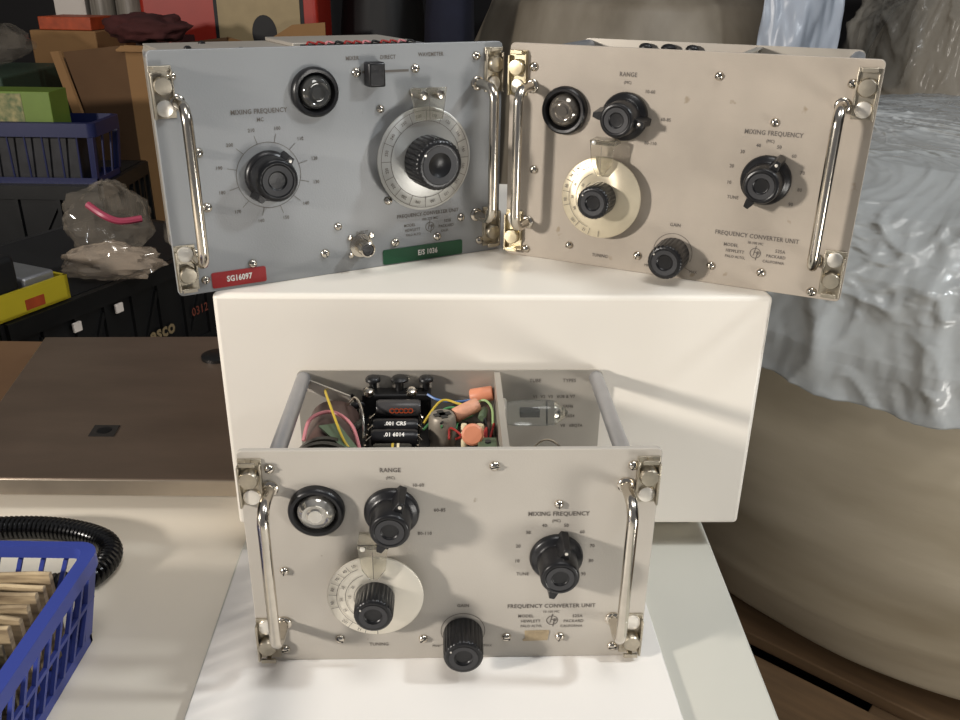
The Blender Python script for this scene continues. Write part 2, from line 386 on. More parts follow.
def internals(rt):
    before = set(rt.children)
    def cyl(name, p0, p1, r, m, seg=18, par=None, taper=True):
        p0, p1 = Vector(p0), Vector(p1); L = (p1-p0).length; bm = NB()
        lathe(bm, [(r*.86, 0), (r, L*.06), (r, L*.94), (r*.86, L)], p0, (p1-p0), seg=seg); return obj(name, bm, m, par or rt)
    # coil drum in the left corner
    cyl('coil_drum', (-.0690, .040, .098), (-.0690, .086, .103), .0150, 'brown', 28)
    for i, (y, r, m) in enumerate(((.012,.0205,'coil'),(.020,.0210,'alu_dark'),(.028,.0200,'coil'),(.036,.0186,'coil'),(.080,.0165,'alu_dark'))):
        bm = NB(); lathe(bm, [(r*.70, 0), (r, .0008), (r, .0040), (r*.70, .0048)], (-.0690, y, .098), (0,1,0), seg=36); obj('coil_ring', bm, m, rt)
    bm = NB(); prism(bm, [(-.074,.050,.1165),(-.054,.026,.112),(-.048,.030,.110),(-.064,.056,.1150)], (0,0,.0012)); obj('contact_plate', bm, 'greencomp', rt)
    bm = NB(); prism(bm, [(-.0870,.0975,.1235),(-.0600,.0820,.1200),(-.0600,.0820,.1130),(-.0870,.0975,.1160)], (.0006,.0012,0)); obj('bracket', bm, 'alu_plate', rt)
    bm = NB(); tube(bm, smoothpath([(-.083,.050,.108),(-.080,.060,.1165),(-.068,.062,.120),(-.056,.052,.117),(-.050,.036,.110)]), .0011, 8); obj('wire', bm, 'wire_pink', rt)
    # terminal board with its capacitors and resistors
    bm = NB(); box(bm, -.0540, -.0120, .012, .0945, .1000, .1022); tb = obj('terminal_board', bm, 'board', rt, bevel=.0004)
    for y in (.018, .030, .044, .056, .068, .080):
        for x in (-.0480, -.0185):
            bm = NB(); lathe(bm, [(.0010, 0), (.0010, .004), (.0006, .0062)], (x, y, .1022), (0,0,1), seg=10); obj('terminal_post', bm, 'nickel', tb)
    for x in (-.0490, -.0235):
        bm = NB(); lathe(bm, [(.0036, 0), (.0036, .0012), (.0024, .0030), (0, .0036)], (x, .0905, .1180), (0,-.5,1), seg=18); obj('screw', bm, 'nickel', rt)
    bm = NB(); box(bm, -.0535, -.0120, .0880, .0985, .1022, .1178); obj('mounting_block', bm, 'board', rt, bevel=.001)
    for x, r in ((-.047, .0046), (-.031, .0052), (-.015, .0044)):
        bm = NB(); lathe(bm, [(r, 0), (r, .0012), (r*.8, .0024), (r*.4, .0032), (0, .0034)], (x, .0950, .1240), (0,0,1), seg=20)
        lathe(bm, [(r*.5, 0), (r*.5, .007)], (x, .0950, .1178), (0,0,1), seg=14); obj('trimmer_cap', bm, 'board', rt)
    c = cyl('capacitor', (-.0440, .0800, .1130), (-.0180, .0800, .1130), .0052, 'capbody', 20)
    bm = NB()
    for i in range(5): ring(bm, -.0345+i*.0027, .1135, .0014, .0007, 0, seg=10)
    for v_ in bm.verts: v_.co = Vector((v_.co.x, .0745-.0006, v_.co.z+.0008))
    obj('printing', bm, 'orange', c)
    for y, t in ((.0660, '.001 CR5'), (.0530, '.01 6014')):
        c = cyl('capacitor', (-.0450, y, .1080), (-.0190, y, .1080), .0050, 'bake', 18)
        bm = NB(); text(bm, t, -.0320, 0, .0042, w=0, bold=True)
        for v_ in bm.verts: v_.co = Vector((v_.co.x, y-.0036+v_.co.z*.75, .1080+.0040+v_.co.z*.55))
        obj('printing', bm, 'white', c)
    for y, bands in ((.0400, (('wire_yellow', -.033), ('cream', -.030))), (.0265, (('wire_yellow', -.033), ('orange', -.029))), (.0150, (('cream', -.032),))):
        c = cyl('resistor', (-.0430, y, .1070), (-.0220, y, .1070), .0042, 'coil', 18)
        for m, x in bands:
            bm = NB(); lathe(bm, [(.0040, 0), (.00435, .0001), (.00435, .0014), (.0040, .0015)], (x, y, .1070), (1,0,0), seg=18); obj('colour_band', bm, m, c)
    for y in (.0800, .0660, .0530, .0400, .0265):
        bm = NB(); tube(bm, [(-.0480, y-.003, .1075), (-.0450, y, .1090)], .0005, 6); tube(bm, [(-.0190, y, .1090), (-.0165, y-.002, .1075)], .0005, 6); obj('lead', bm, 'nickel', rt)
    # tube shield with its cross-shaped opening
    bm = NB(); lathe(bm, [(.0080, 0), (.0080, .048), (.0077, .0530), (.0068, .0545), (.0036, .0545), (.0036, .048), (0, .048)], (-.0050, .0640, .0625), (0,0,1), seg=32)
    s = obj('tube_shield', bm, 'shield', rt)
    bm = NB()
    for a in (R(20), R(110)):
        d = Vector((math.cos(a), math.sin(a), 0)); n = Vector((-d.y, d.x, 0)); c = Vector((-.0050, .0640, .1171))
        prism(bm, [c-d*.0050-n*.0018, c+d*.0050-n*.0018, c+d*.0050+n*.0018, c-d*.0050+n*.0018], (0,0,.0003))
    obj('shield_opening', bm, 'bake', s)
    # capacitors crowded against the partition
    bm = NB(); lathe(bm, [(.0058, -.001), (.0062, 0), (.0062, .0016), (.0050, .0026)], (.0120, .0440, .1150), (0,-1,.35), seg=24); obj('disc_capacitor', bm, 'orangecap', rt)
    cyl('capacitor', (.0120, .0930, .1140), (.0255, .0915, .1170), .0046, 'orangecap')
    cyl('capacitor', (.0020, .0700, .1130), (.0160, .0770, .1170), .0044, 'peach')
    cyl('capacitor', (.0210, .0560, .1000), (.0230, .0860, .1100), .0030, 'brown')
    cyl('capacitor', (.0075, .0540, .1000), (.0075, .0560, .1150), .0018, 'cream')
    cyl('capacitor', (.0160, .0550, .1030), (.0165, .0560, .1145), .0026, 'cream')
    bm = NB(); box(bm, .0150, .0255, .0350, .0460, .1030, .1120); obj('trimmer_block', bm, 'greencomp', rt, bevel=.0006)
    bm = NB(); lathe(bm, [(.0017, 0), (.0017, .001)], (.0205, .0400, .1120), (0,0,1), seg=14); obj('trimmer_screw', bm, 'bake', rt)
    bm = NB(); box(bm, .0100, .0250, .0620, .0840, .0960, .1010); obj('tube_socket', bm, 'coil', rt, bevel=.0008)
    for m, pts in (('wire_yellow', [(-.076,.094,.118),(-.073,.078,.1235),(-.066,.056,.121),(-.058,.036,.115),(-.050,.030,.108)]),
                   ('wire_yellow', [(-.016,.066,.110),(-.006,.080,.1175),(.004,.078,.117),(.012,.074,.116)]),
                   ('wire_green', [(-.016,.062,.108),(-.004,.076,.114),(.005,.075,.115),(.010,.070,.113)]),
                   ('wire_blue', [(-.014,.088,.118),(-.008,.084,.1165),(.002,.084,.1150),(.012,.088,.114)]),
                   ('wire_blue', [(-.052,.022,.104),(-.048,.028,.112),(-.050,.036,.107)]),
                   ('wire_lime', [(.014,.077,.117),(.020,.076,.120),(.024,.068,.118),(.024,.058,.110)]),
                   ('wire_red', [(.010,.052,.104),(.014,.058,.109),(.018,.052,.106),(.022,.050,.102)]),
                   ('wire_red', [(-.050,.026,.104),(-.046,.020,.111),(-.044,.014,.106)]),
                   ('cream', [(.010,.060,.112),(.014,.052,.108),(.018,.046,.112)]),
                   ('nickel', [(-.062,.080,.114),(-.056,.078,.121),(-.051,.066,.117),(-.050,.056,.106)])):
        bm = NB(); tube(bm, smoothpath(pts, 6), .00075, 7); obj('wire', bm, m, rt)
    rw = random.Random(4)
    for i in range(16):
        x0 = rw.choice((-.060, -.055, .003, .010, .018)); y0 = rw.uniform(.02, .09); q = [(x0, y0, .100+rw.uniform(0, .008))]
        for k in range(3): q.append((q[-1][0]+rw.uniform(-.007, .007), q[-1][1]+rw.uniform(-.012, .012), rw.uniform(.102, .117)))
        q = [(min(.0245, a), min(.096, max(.006, b)), c) for a, b, c in q]
        bm = NB(); tube(bm, smoothpath(q, 5), .0007, 6); obj('wire', bm, rw.choice(('bake', 'bake', 'coil', 'brown', 'wire_green', 'wire_red', 'cream', 'alu_dark')), rt)
    for x, y, z, dx, dy, m in ((-.058,.060,.108,.006,.010,'coil'), (-.060,.088,.110,.008,.002,'bake'), (.006,.024,.104,.012,.003,'brown'), (.002,.092,.108,.010,.001,'coil'), (.018,.068,.112,.002,.010,'greencomp')):
        cyl('resistor', (x, y, z), (x+dx, y+dy, z+.001), .0024, m, 14)
    # vacuum tube lying over the right bay
    bm = NB(); lathe(bm, [(.0070, 0), (.0078, .004), (.0080, .024), (.0072, .029), (.0045, .033), (.0016, .036), (0, .037)], (.0345, .0860, .1060), (1,-.08,.05), seg=28)
    g = obj('vacuum_tube', bm, 'glass', rt)
    bm = NB(); box(bm, .0420, .0540, .0845, .0880, .1045, .1080); lathe(bm, [(.0052, 0), (.0052, .0010)], (.0575, .0850, .1068), (1,-.08,.05), seg=20)
    obj('plate_structure', bm, 'alu_dark', g, bevel=.0006)
    bm = NB(); lathe(bm, [(.0068, 0), (.0060, .0022), (.0030, .0050), (0, .0058)], (.0625, .0845, .1075), (1,-.08,.05), seg=22); obj('getter_tip', bm, 'nickel', g)
    bm = NB(); lathe(bm, [(.0092, 0), (.0092, .005), (.0075, .006)], (.0282, .0865, .1058), (1,-.08,.05), seg=24); obj('tube_base', bm, 'alu_plate', rt)
    bm = NB(); tube(bm, smoothpath([(.045,.060,.094),(.055,.062,.101),(.064,.058,.098),(.070,.048,.088)], 8), .0006, 6)
    tube(bm, smoothpath([(.029,.052,.100),(.034,.050,.103),(.040,.046,.098)], 6), .0008, 6); obj('wire', bm, 'nickel', rt)
    bm = NB(); pts = []
    for i in range(120):
        t = i/119; a = t*2*PI*11; pts.append((.043+t*.030, .030+.0035*math.cos(a), .1010+.0042*math.sin(a)))
    tube(bm, pts, .0006, 6); obj('wire_coil', bm, 'cream', rt)
    bm = NB(); box(bm, .0290, .0830, .0170, .0185, .0530, .1020); obj('screen_plate', bm, 'alu_plate', rt)
    for o in rt.children:
        if o not in before: o.location.z = .0050
def front_panel(rt, m):
    bm = NB(); prism(bm, rounded_rect(-W/2, W/2, 0, H, .003, 0), (0,.0030,0))
    return obj('front_panel', bm, m, rt, bevel=.0004)
def converter_a(loc, rz, label, pm, dm, a_range, a_mix, lens, tape, hm, light_latch, dz=0):
    rt = root('frequency_converter', label, 'electronic instrument', loc, rz, 'plug-in units with tube handles')
    fp = front_panel(rt, pm)
    bm = NB(); t = lambda *a, **k: text(bm, *a, **k)
    t('RANGE', -.0310, .1240, .0043); t('(MC)', -.0310, .1195, .0028)
    t('10-60', -.0170, .1150, .0034); t('60-85', -.0060, .0997, .0034); t('80-110', -.0140, .0852, .0034)
    t('MIXING FREQUENCY', .0562, .0968, .0044); t('(MC)', .0552, .0924, .0028)
    for s, u, v in (('TUNE', .0385, .0582), ('10', .0352, .0668), ('20', .0355, .0765), ('30', .0405, .0852), ('40', .0490, .0895),
                    ('50', .0605, .0895), ('60', .0692, .0852), ('70', .0752, .0762), ('80', .0752, .0665), ('90', .0716, .0577)):
        t(s, u, v, .0034)
    t('FREQUENCY CONVERTER UNIT', .0552, .0362, .0044); t('10-100 MC', .0552, .0322, .0026)
    t('MODEL', .0412, .0293, .0034); t('525A', .0700, .0290, .0034)
    t('HEWLETT', .0440, .0257, .0032); t('PACKARD', .0680, .0255, .0032); t('PALO ALTO,', .0445, .0222, .0028); t('CALIFORNIA', .0670, .0220, .0028)
    logo(bm, .0560, .0262, .0030)
    t('GAIN', .0064, .0372, .0036); t('TUNING', -.0405, .0108, .0036); t('MIN', -.0088, .0090, .0028); t('MAX', .0205, .0088, .0028)
    ring(bm, .0064, .0196, .0122, .00035, .00025, -PI*.12, PI*1.12)
    tick(bm, -.0070, .0090, -.0030, .0110, .0003, .00025); tick(bm, .0190, .0090, .0150, .0110, .0003, .00025)
    obj('lettering', bm, 'ink', fp)
    add_screws(fp, [(-.0915, .1255), (.0220, .1262), (.0930, .1262), (.0560, .1030), (-.0890, .0622), (-.0925, .0085), (-.0620, .0152),
                    (-.0158, .0146), (.0308, .0148), (.0608, .0148), (.0910, .0075)])
    eye(rt, -.0694, .1008, .0146, lens)
    bar_knob(rt, 'range_knob', -.0308, .1000, a_range, k=1.06, top=.0102, hgt=.0200)
    bar_knob(rt, 'mixing_knob', .0560, .0705, a_mix, k=1.06, top=.0102, hgt=.0205)
    du, dv = -.0405, .0505
    bm = NB(); lathe(bm, [(.0060, 0), (.0060, .0062), (.0246, .0062), (.0256, .0068), (.0256, .0078), (.0250, .0082), (.0090, .0086), (0, .0086)], (0,0,0), seg=72)
    di = obj('tuning_dial', bm, dm, rt, loc=(du, 0, dv))
    bm = NB(); dial_marks_525a(bm, 0, 0, .0089, .0256); obj('dial_marking', bm, 'ink', di)
    k = round_knob(rt, 'tuning_knob', du, dv, .0104, .0086, .0240)
    bm = NB()
    prism(bm, [(du-.0078, -.0112, .0865), (du+.0082, -.0112, .0865), (du+.0064, -.0112, .0715), (du+.0020, -.0112, .0650), (du-.0020, -.0112, .0650), (du-.0060, -.0112, .0715)], (0,-.0016,0))
    box(bm, du-.0078, du+.0082, -.0112, 0, .0835, .0865)
    cu = obj('dial_cursor', bm, 'clear', rt, bevel=.0003)
    bm = NB(); tick(bm, du, .0655, du, .0830, .0004, .0129); obj('hairline', bm, 'ink', cu)
    bm = NB(); lathe(bm, [(.0014, 0), (.0014, .0006), (.0008, .001)], (du-.0050, -.0128, .0850), seg=14); obj('cursor_screw', bm, 'rivet', cu)
    round_knob(rt, 'gain_knob', .0064, .0185, .0110, .0008, .0205)
    handle(rt, -.0922, .0270, .1140, m=hm); handle(rt, .0900, .0270, .1145, m=hm)
    for u, v, s, up in ((-.1014, .1180, -1, 1), (.1008, .1180, 1, 1), (-.1014, .0170, -1, -1), (.1008, .0170, 1, -1)):
        latch(rt, u, v, s, up, 'brass_tint' if (light_latch and s < 0) else 'nickel_dull')
    if tape:
        bm = NB(); prism(bm, [(.0410,0,.0190),(.0412,0,.0135),(.0400,0,.0128),(.0402,0,.0118),(.0540,0,.0122),(.0548,0,.0182),(.0545,0,.0192)], (0,-.0004,0))
        obj('tape_patch', bm, 'beige_tape', fp)
    if dz:      # this unit's controls sit a little lower on its panel
        for o in list(rt.children)+list(fp.children):
            if o is not fp and not o.name.startswith('corner_latch'): o.location.z += dz
    chassis(rt); internals(rt)
    return rt
def converter_b(loc, rz, label):
    rt = root('frequency_converter', label, 'electronic instrument', loc, rz, 'plug-in units with tube handles')
    fp = front_panel(rt, 'panel_blue')
    bm = NB(); t = lambda *a, **k: text(bm, *a, **k)
    t('MIXER', .0062, .1284, .0038); t('DIRECT', .0287, .1284, .0038); t('WAVEMETER', .0570, .1292, .0038)
    t('MIXING FREQUENCY', -.0510, .1018, .0044); t('MC', -.0508, .0972, .0036)
    cu, cv = -.0485, .0655
    for i, s in enumerate(('100','110','120','130','140','150','160','170','180','190','200','210')):
        a = R(76-30*i); rr = .0285
        t(s, cu+math.cos(a)*rr*1.02, cv+math.sin(a)*rr*.95, .0034)
        tick(bm, cu+math.cos(a)*.0190, cv+math.sin(a)*.0190, cu+math.cos(a)*.0245, cv+math.sin(a)*.0240, .0003, .00025)
    ring(bm, cu, cv, .0190, .0003, .00025)
    t('INPUT', .0075, .0240, .0038)
    t('FREQUENCY CONVERTER UNIT', .0540, .0312, .0040); t('100-220 MC', .0550, .0276, .0030)
    t('MODEL', .0405, .0248, .0032); t('525B', .0680, .0248, .0032); t('HEWLETT', .0425, .0215, .0032); t('PACKARD', .0670, .0215, .0032)
    t('PALO ALTO', .0430, .0183, .0026); t('CALIF.', .0660, .0183, .0026); logo(bm, .0550, .0222, .0030)
    box(bm, .0120, .0420, -.0003, -.0001, .1198, .1212)
    obj('lettering', bm, 'ink', fp)
    add_screws(fp, [(-.0962, .1225), (.0885, .1275), (-.0870, .0815), (-.0857, .0505), (-.0630, .0140), (-.0915, .0080), (-.0081, .0300),
                    (-.0175, .0140), (.0300, .0148), (.0603, .0150), (.0780, .0258), (.0923, .0082), (.0260, .0425), (.0227, .0990), (.0464, .1214), (.0084, .1205)])
    eye(rt, -.0180, .1108, .0140, 'lens_dark')
    bm = NB(); box(bm, .0130, .0235, -.0085, 0, .1125, .1265); obj('slide_switch_knob', bm, 'bake', rt, bevel=.0012)
    bar_knob(rt, 'mixing_knob', cu, cv, R(42), k=1.08, top=.0122, hgt=.0175)
    du, dv = .0485, .0680
    bm = NB(); lathe(bm, [(.0100, 0), (.0100, .0062), (.0305, .0062), (.0318, .0070), (.0318, .0080), (.0312, .0084), (.0230, .0088), (.0150, .0110), (0, .0110)], (0,0,0), seg=80)
    di = obj('frequency_dial', bm, 'dial_grey', rt, loc=(du, 0, dv))
    bm = NB(); ring(bm, 0, 0, .0236, .0003, .0091, seg=60); ring(bm, 0, 0, .0300, .0003, .0091, seg=60)
    for i in range(16):
        a = R(100-22.5*i); s = str(100+i*10)
        if 0 < i < 15 or True: text(bm, s, math.cos(a)*.0268, math.sin(a)*.0268, .0032, .0091, rot=a-PI/2)
        a += R(11.25); tick(bm, math.cos(a)*.0236, math.sin(a)*.0236, math.cos(a)*.0300, math.sin(a)*.0300, .0003, .0091)
    obj('dial_marking', bm, 'ink', di)
    round_knob(rt, 'frequency_knob', du, dv, .0158, .0110, .0290, nf=30)
    bm = NB()
    prism(bm, [(du-.0110, -.0118, .1115), (du+.0130, -.0118, .1115), (du+.0100, -.0118, .0925), (du-.0080, -.0118, .0925)], (0,-.0014,0))
    cu_ = obj('dial_cursor', bm, 'clear', rt, bevel=.0003)
    bm = NB(); tick(bm, du+.001, .0930, du+.001, .1080, .0004, .0134); obj('hairline', bm, 'ink', cu_)
    for u in (du-.0035, du+.0075):
        bm = NB(); lathe(bm, [(.0030, 0), (.0030, .0150), (.0022, .0164), (0, .0168)], (u, 0, .1075), seg=16); obj('cursor_screw', bm, 'nickel', cu_)
    bm = NB(); lathe(bm, [(.0075, 0), (.0075, .0010), (.0048, .0014), (.0048, .0120), (.0040, .0125), (.0036, .0120), (.0036, .0060), (0, .0060)], (.0065, 0, .0160), seg=28)
    ic = obj('input_connector', bm, 'nickel', rt)
    bm = NB(); lathe(bm, [(.0034, .0050), (.0034, .0118), (.0020, .0120), (0, .0110)], (.0065, 0, .0160), seg=20); obj('connector_core', bm, 'bake', ic)
    for a in (45, 135, 225):
        p = (.0065+math.cos(R(a))*.0100, 0, .0160+math.sin(R(a))*.0082)
        bm = NB(); lathe(bm, [(.0018, 0), (.0018, .001), (.0010, .0018)], p, seg=12); obj('connector_screw', bm, 'nickel', ic)
    for (u0, u1, v0, v1, m, s, uu) in ((-.0880, -.0556, .0020, .0115, 'red_tape', 'SG16097', -.0718), (.0212, .0790, -.0002+.001, .0106, 'green_tape', 'E/S 1036', .0530)):
        bm = NB(); prism(bm, rounded_rect(u0, u1, v0, v1, .0012, 0), (0,-.0006,0)); lt = obj('embossed_label', bm, m, fp)
        bm = NB(); text(bm, s, uu, (v0+v1)/2, .0058, .0008, bold=True, stretch=.9); obj('lettering', bm, 'white', lt)
    handle(rt, -.0950, .0225, .1090); handle(rt, .0895, .0265, .1110)
    for u, v, s, up in ((-.1020, .1145, -1, 1), (.1005, .1190, 1, 1), (-.1015, .0170, -1, -1), (.1005, .0175, 1, -1)): latch(rt, u, v, s, up)
    for u in (-.0893, .0893):
        for v in (.126, .006): bm = NB(); tube(bm, [(u, .003, v), (u, .0995, v)], .0042, 12); obj('rail', bm, 'alu', rt)
    bm = NB(); prism(bm, rounded_rect(-.0935, .0935, .0012, .131, .004, .0995), (0,.0013,0)); obj('rear_plate', bm, 'alu_plate', rt)
    bm = NB(); box(bm, -.0930, .0300, .0032, .0992, .1310, .1322); box(bm, -.0930, -.0918, .0032, .0992, .010, .1310)
    tp = obj('top_cover', bm, 'alu_plate', rt, bevel=.0004)
    for u, y in ((-.082, .02), (-.076, .05), (-.060, .085), (-.050, .03)):
        bm = NB(); lathe(bm, [(.0022, 0), (.0022, .0008), (.001, .0016)], (u, y, .1322), (0,0,1), seg=12); obj('screw', bm, 'bake', tp)
    bm = NB(); box(bm, -.0160, .0640, .0400, .0985, .1323, .1345); obj('terminal_strip', bm, 'alu_plate', rt, bevel=.0004)
    bm = NB(); box(bm, -.0120, .0600, .0300, .0380, .1322, .1338); obj('wiring_slot', bm, 'board', rt)
    for i in range(12):
        u = -.010+i*.0060; bm = NB()
        tube(bm, smoothpath([(u, .032, .1340), (u+.002, .034, .1352), (u+.005, .033, .1346), (u+.007, .035, .1340)], 5), .0007, 6)
        obj('wire', bm, ('wire_red','wire_red','wire_pink','board')[i % 4], rt)
    bm = NB(); box(bm, -.0850, .084, .0040, .0985, .060, .0625); obj('chassis_deck', bm, 'alu_dark', rt)
    return rt
fu = converter_a((-.0138, .3765, .0001), .0399, 'open-topped grey plug-in unit standing in front of the white box, wiring visible', 'panel', 'dial', R(23), R(13), 'lens_light', True, 'nickel', False)
ru = converter_a((.114, .524, .1801), -.4314, 'beige-grey plug-in unit on the right of the white box top, with yellowed dial', 'panel_tan', 'dial_yellow', R(98), R(28), 'lens_mid', False, 'nickel', True, -.0034)
lu = converter_b((-.0822, .525, .1801), .5131, 'blue-grey plug-in unit on the white box with red and green tape labels')
# ------------------------------------------------------------------ box, table, board
bm = NB()
box(bm, 0, .335, 0, .300, .0170, .1800)
b = root('white_box', '', 'box', (-.1592, .4785, 0), R(1.5)); obj('case', bm, 'box', b, bevel=.003)
bm = NB(); box(bm, .010, .313, .030, .290, -.0031, .0170); obj('plinth', bm, 'box', b, bevel=.002)
setp(b, 'large plain white box on the table, carrying two grey units', 'box')
bm = NB(); box(bm, -1.25, .1560, -.25, .835, -.045, -.0075)
tr = root('worktable', 'off-white worktable top under the steel plate, basket and white box', 'table', (0,0,0))
bm.verts.ensure_lookup_table()
obj('table_top', bm, 'table', tr, bevel=.005)
bm = NB(); prism(bm, [(-.1600,.834,-.0073),(-.1600,.4745,-.0073),(-.1525,.3295,-.0073),(-.1240,-.24,-.0073),(.161,-.24,-.0073),(.161,.834,-.0073)], (0,0,.0041)); o = obj('work_mat', bm, 'slab', None, bevel=.0015)
setp(o, 'pale grey-green board on the worktable beneath the white box', 'board')
for x in (-1.2, .12):
    for y in (-.2, .78):
        bm = NB(); box(bm, x-.02, x+.02, y-.02, y+.02, -.6995, -.045); obj('leg', bm, 'alu', tr)
bm = NB()
prism(bm, [(-.1575,.4745,-.0031),(-.1505,.3295,-.0031),(-.139,.12,-.0031),(.120,.12,-.0031),(.1092,.3342,-.0031),(.1030,.470,-.0031)], (0,0,.0031))
s = obj('white_board', bm, 'sheet', None, bevel=.0006); setp(s, 'thin bright white board lying on the table beneath the front grey unit', 'board')
bm = NB(); box(bm, -.90, -.4000, .590, .832, -.0073, -.0046); o = obj('brown_hardboard', bm, 'card_dark', None, bevel=.0005); setp(o, 'brown hardboard sheet lying on the table left of the steel plate', 'board')
# steel plate
pt = root('steel_platform', 'brown-grey steel platform plate lying on the table left of the white box', 'metal plate', (0,0,-.0073))
q = [(-.3820,.5270),(-.1680,.5290),(-.1680,.7990),(-.4320,.7870)]
bm = NB(); prism(bm, [(x, y, .0240) for x, y in q], (0,0,.0030)); obj('top_plate', bm, 'steel', pt, bevel=.001)
bm = NB(); prism(bm, [(-.3820,.5265,.0140),(-.1680,.5285,.0140),(-.1680,.5285,.0270),(-.3820,.5265,.0270)], (0,-.0012,0))
obj('front_lip', bm, 'steel_edge', pt, bevel=.0006)
for x, y in ((-.36,.58),(-.19,.60),(-.19,.77),(-.385,.76)):
    bm = NB(); lathe(bm, [(.01, 0), (.01, .0240)], (x, y, 0), (0,0,1), seg=20); obj('foot', bm, 'black', pt)
bm = NB(); prism(bm, [(-.3060,.5890,.0272),(-.2860,.5890,.0272),(-.2880,.6070,.0272),(-.3080,.6070,.0272)], (0,0,.0004)); v = obj('drain_grille', bm, 'bench', pt)
bm = NB(); lathe(bm, [(.0055, 0), (.0055, .0003)], (-.2970, .5980, .0276), (0,0,1), seg=20); obj('grille_centre', bm, 'black', v)
bm = NB(); lathe(bm, [(.0150, 0), (.0150, .0030), (.0120, .0040), (0, .0040)], (-.2480, .7430, .0271), (0,0,1), seg=32); obj('rubber_cap', bm, 'black', pt)
# ------------------------------------------------------------------ coiled cable
path = smoothpath([(-.62,0.4590,.0010),(-.50,0.4690,.0010),(-.40,0.4810,.0010),(-.33,0.4930,.0010),(-.289,0.4930,.0010),(-.257,0.4830,.0010),(-.2430,0.4670,.0010),(-.2440,0.4470,.0010),(-.256,0.4350,.0010),(-.29,0.4310,.0010),(-.36,0.4310,.0010)], 40)
Ls = [0]
for a_, b_ in zip(path, path[1:]): Ls.append(Ls[-1]+(b_-a_).length)
tot = Ls[-1]; pts = []; nturn = int(tot/.0033); ns = nturn*12; j = 0
for i in range(ns+1):
    s_ = tot*i/ns
    while j < len(Ls)-2 and Ls[j+1] < s_: j += 1
    f = (s_-Ls[j])/max(1e-9, Ls[j+1]-Ls[j]); p = path[j].lerp(path[j+1], f); d = (path[j+1]-path[j]).normalized()
    n_ = d.cross(Vector((0,0,1))).normalized(); u_ = n_.cross(d); a = 2*PI*nturn*i/ns
    pts.append(p+(n_*math.cos(a)+u_*math.sin(a))*.0064)
bm = NB(); tube(bm, pts, .0017, 7); c = obj('coiled_cable', bm, 'cable'); setp(c, 'black coiled cable looping behind the blue basket on the table', 'cable')
# ------------------------------------------------------------------ baskets
def basket(name, label, loc, rz, w, d, h, flare, m, nx, ny, rows=2, group=None, rim=.010, t=.0022, slant=0):
    """open plastic basket: latticed walls, solid rim and floor. Origin at right back corner on the floor"""
    rt = root(name, label, 'basket', loc, rz, group)
    def wall(P, n, inward):
        # P(s, z) maps along-wall fraction and height to a point
        bm = NB(); th = Vector(inward)*t
        def bar(a, b, wd, vert):
            A, B = Vector(P(*a)), Vector(P(*b)); dirv = (B-A).normalized(); k = dirv.cross(Vector(inward)).normalized()*wd/2
            prism(bm, [A-k, B-k, B+k, A+k], th)
        z0, z1 = .10*h, h-rim
        bar((0, .05*h), (1, .05*h), .10*h, 0)
        for i in range(n+1):
            s = i/n; s2 = min(1, max(0, s+slant/n)); e = .006/w
            if i == 0: s = s2 = e
            if i == n: s = s2 = 1-e
            bar((s, z0), (s2, z1), .0023 if i not in (0, n) else .009, 1)
        for r in range(1, rows): bar((0, z0+(z1-z0)*r/rows), (1, z0+(z1-z0)*r/rows), .0024, 0)
        obj('lattice_wall', bm, m, rt)
    f = flare
    wall(lambda s, z: (-w+f+s*(w-2*f) + (s-.5)*2*f*z/h, -f+f*z/h, z), nx, (0,-1,0))
    wall(lambda s, z: (-w+f+s*(w-2*f) + (s-.5)*2*f*z/h, -d+f-f*z/h, z), nx, (0,1,0))
    wall(lambda s, z: (-f+f*z/h, -d+f+s*(d-2*f)+(s-.5)*2*f*z/h, z), ny, (-1,0,0))
    wall(lambda s, z: (-w+f-f*z/h, -d+f+s*(d-2*f)+(s-.5)*2*f*z/h, z), ny, (1,0,0))
    def rr(x0, x1, y0, y1, r, z):
        return [bmv for bmv in ((px, py, z) for px, _, py in rounded_rect(x0, x1, y0, y1, r, 0, 5))]
    bm = NB(); o1 = rr(-w-.002, .002, -d-.002, .002, .012, 0); i1 = rr(-w+.0048, -.0048, -d+.0048, -.0048, .008, 0)
    o0 = [[bm.verts.new((x, y, z)) for x, y, _ in o1] for z in (h-rim, h-.001)]
    ii = [[bm.verts.new((x, y, z)) for x, y, _ in i1] for z in (h, h-rim*.8)]
    loops = [o0[0], o0[1], ii[0], ii[1]]; n = len(o1)
    for k in range(4):
        A, B = loops[k], loops[(k+1)%4]
        for i in range(n): bm.faces.new((A[i], A[(i+1)%n], B[(i+1)%n], B[i]))
    obj('rim', bm, m, rt)
    bm = NB(); box(bm, -w+f, -f, -d+f, -f, 0, .0025); obj('base', bm, m, rt)
    return rt
basket('plastic_basket', 'bright blue latticed plastic basket of card packets on the table, front left', (-.2165, .4040, -.0073), 0, .34, .285, .0630, .010, 'blue', 26, 22, 2, slant=.7, rim=.0095)
labels = []
ords = ['rearmost', 'second from the rear', 'third from the rear', 'fourth from the rear', 'fifth from the rear', 'sixth from the rear', 'seventh from the rear', 'eighth from the rear',
        'ninth from the rear', 'tenth from the rear', 'eleventh from the rear', 'twelfth from the rear', 'thirteenth from the rear', 'fourteenth from the rear']
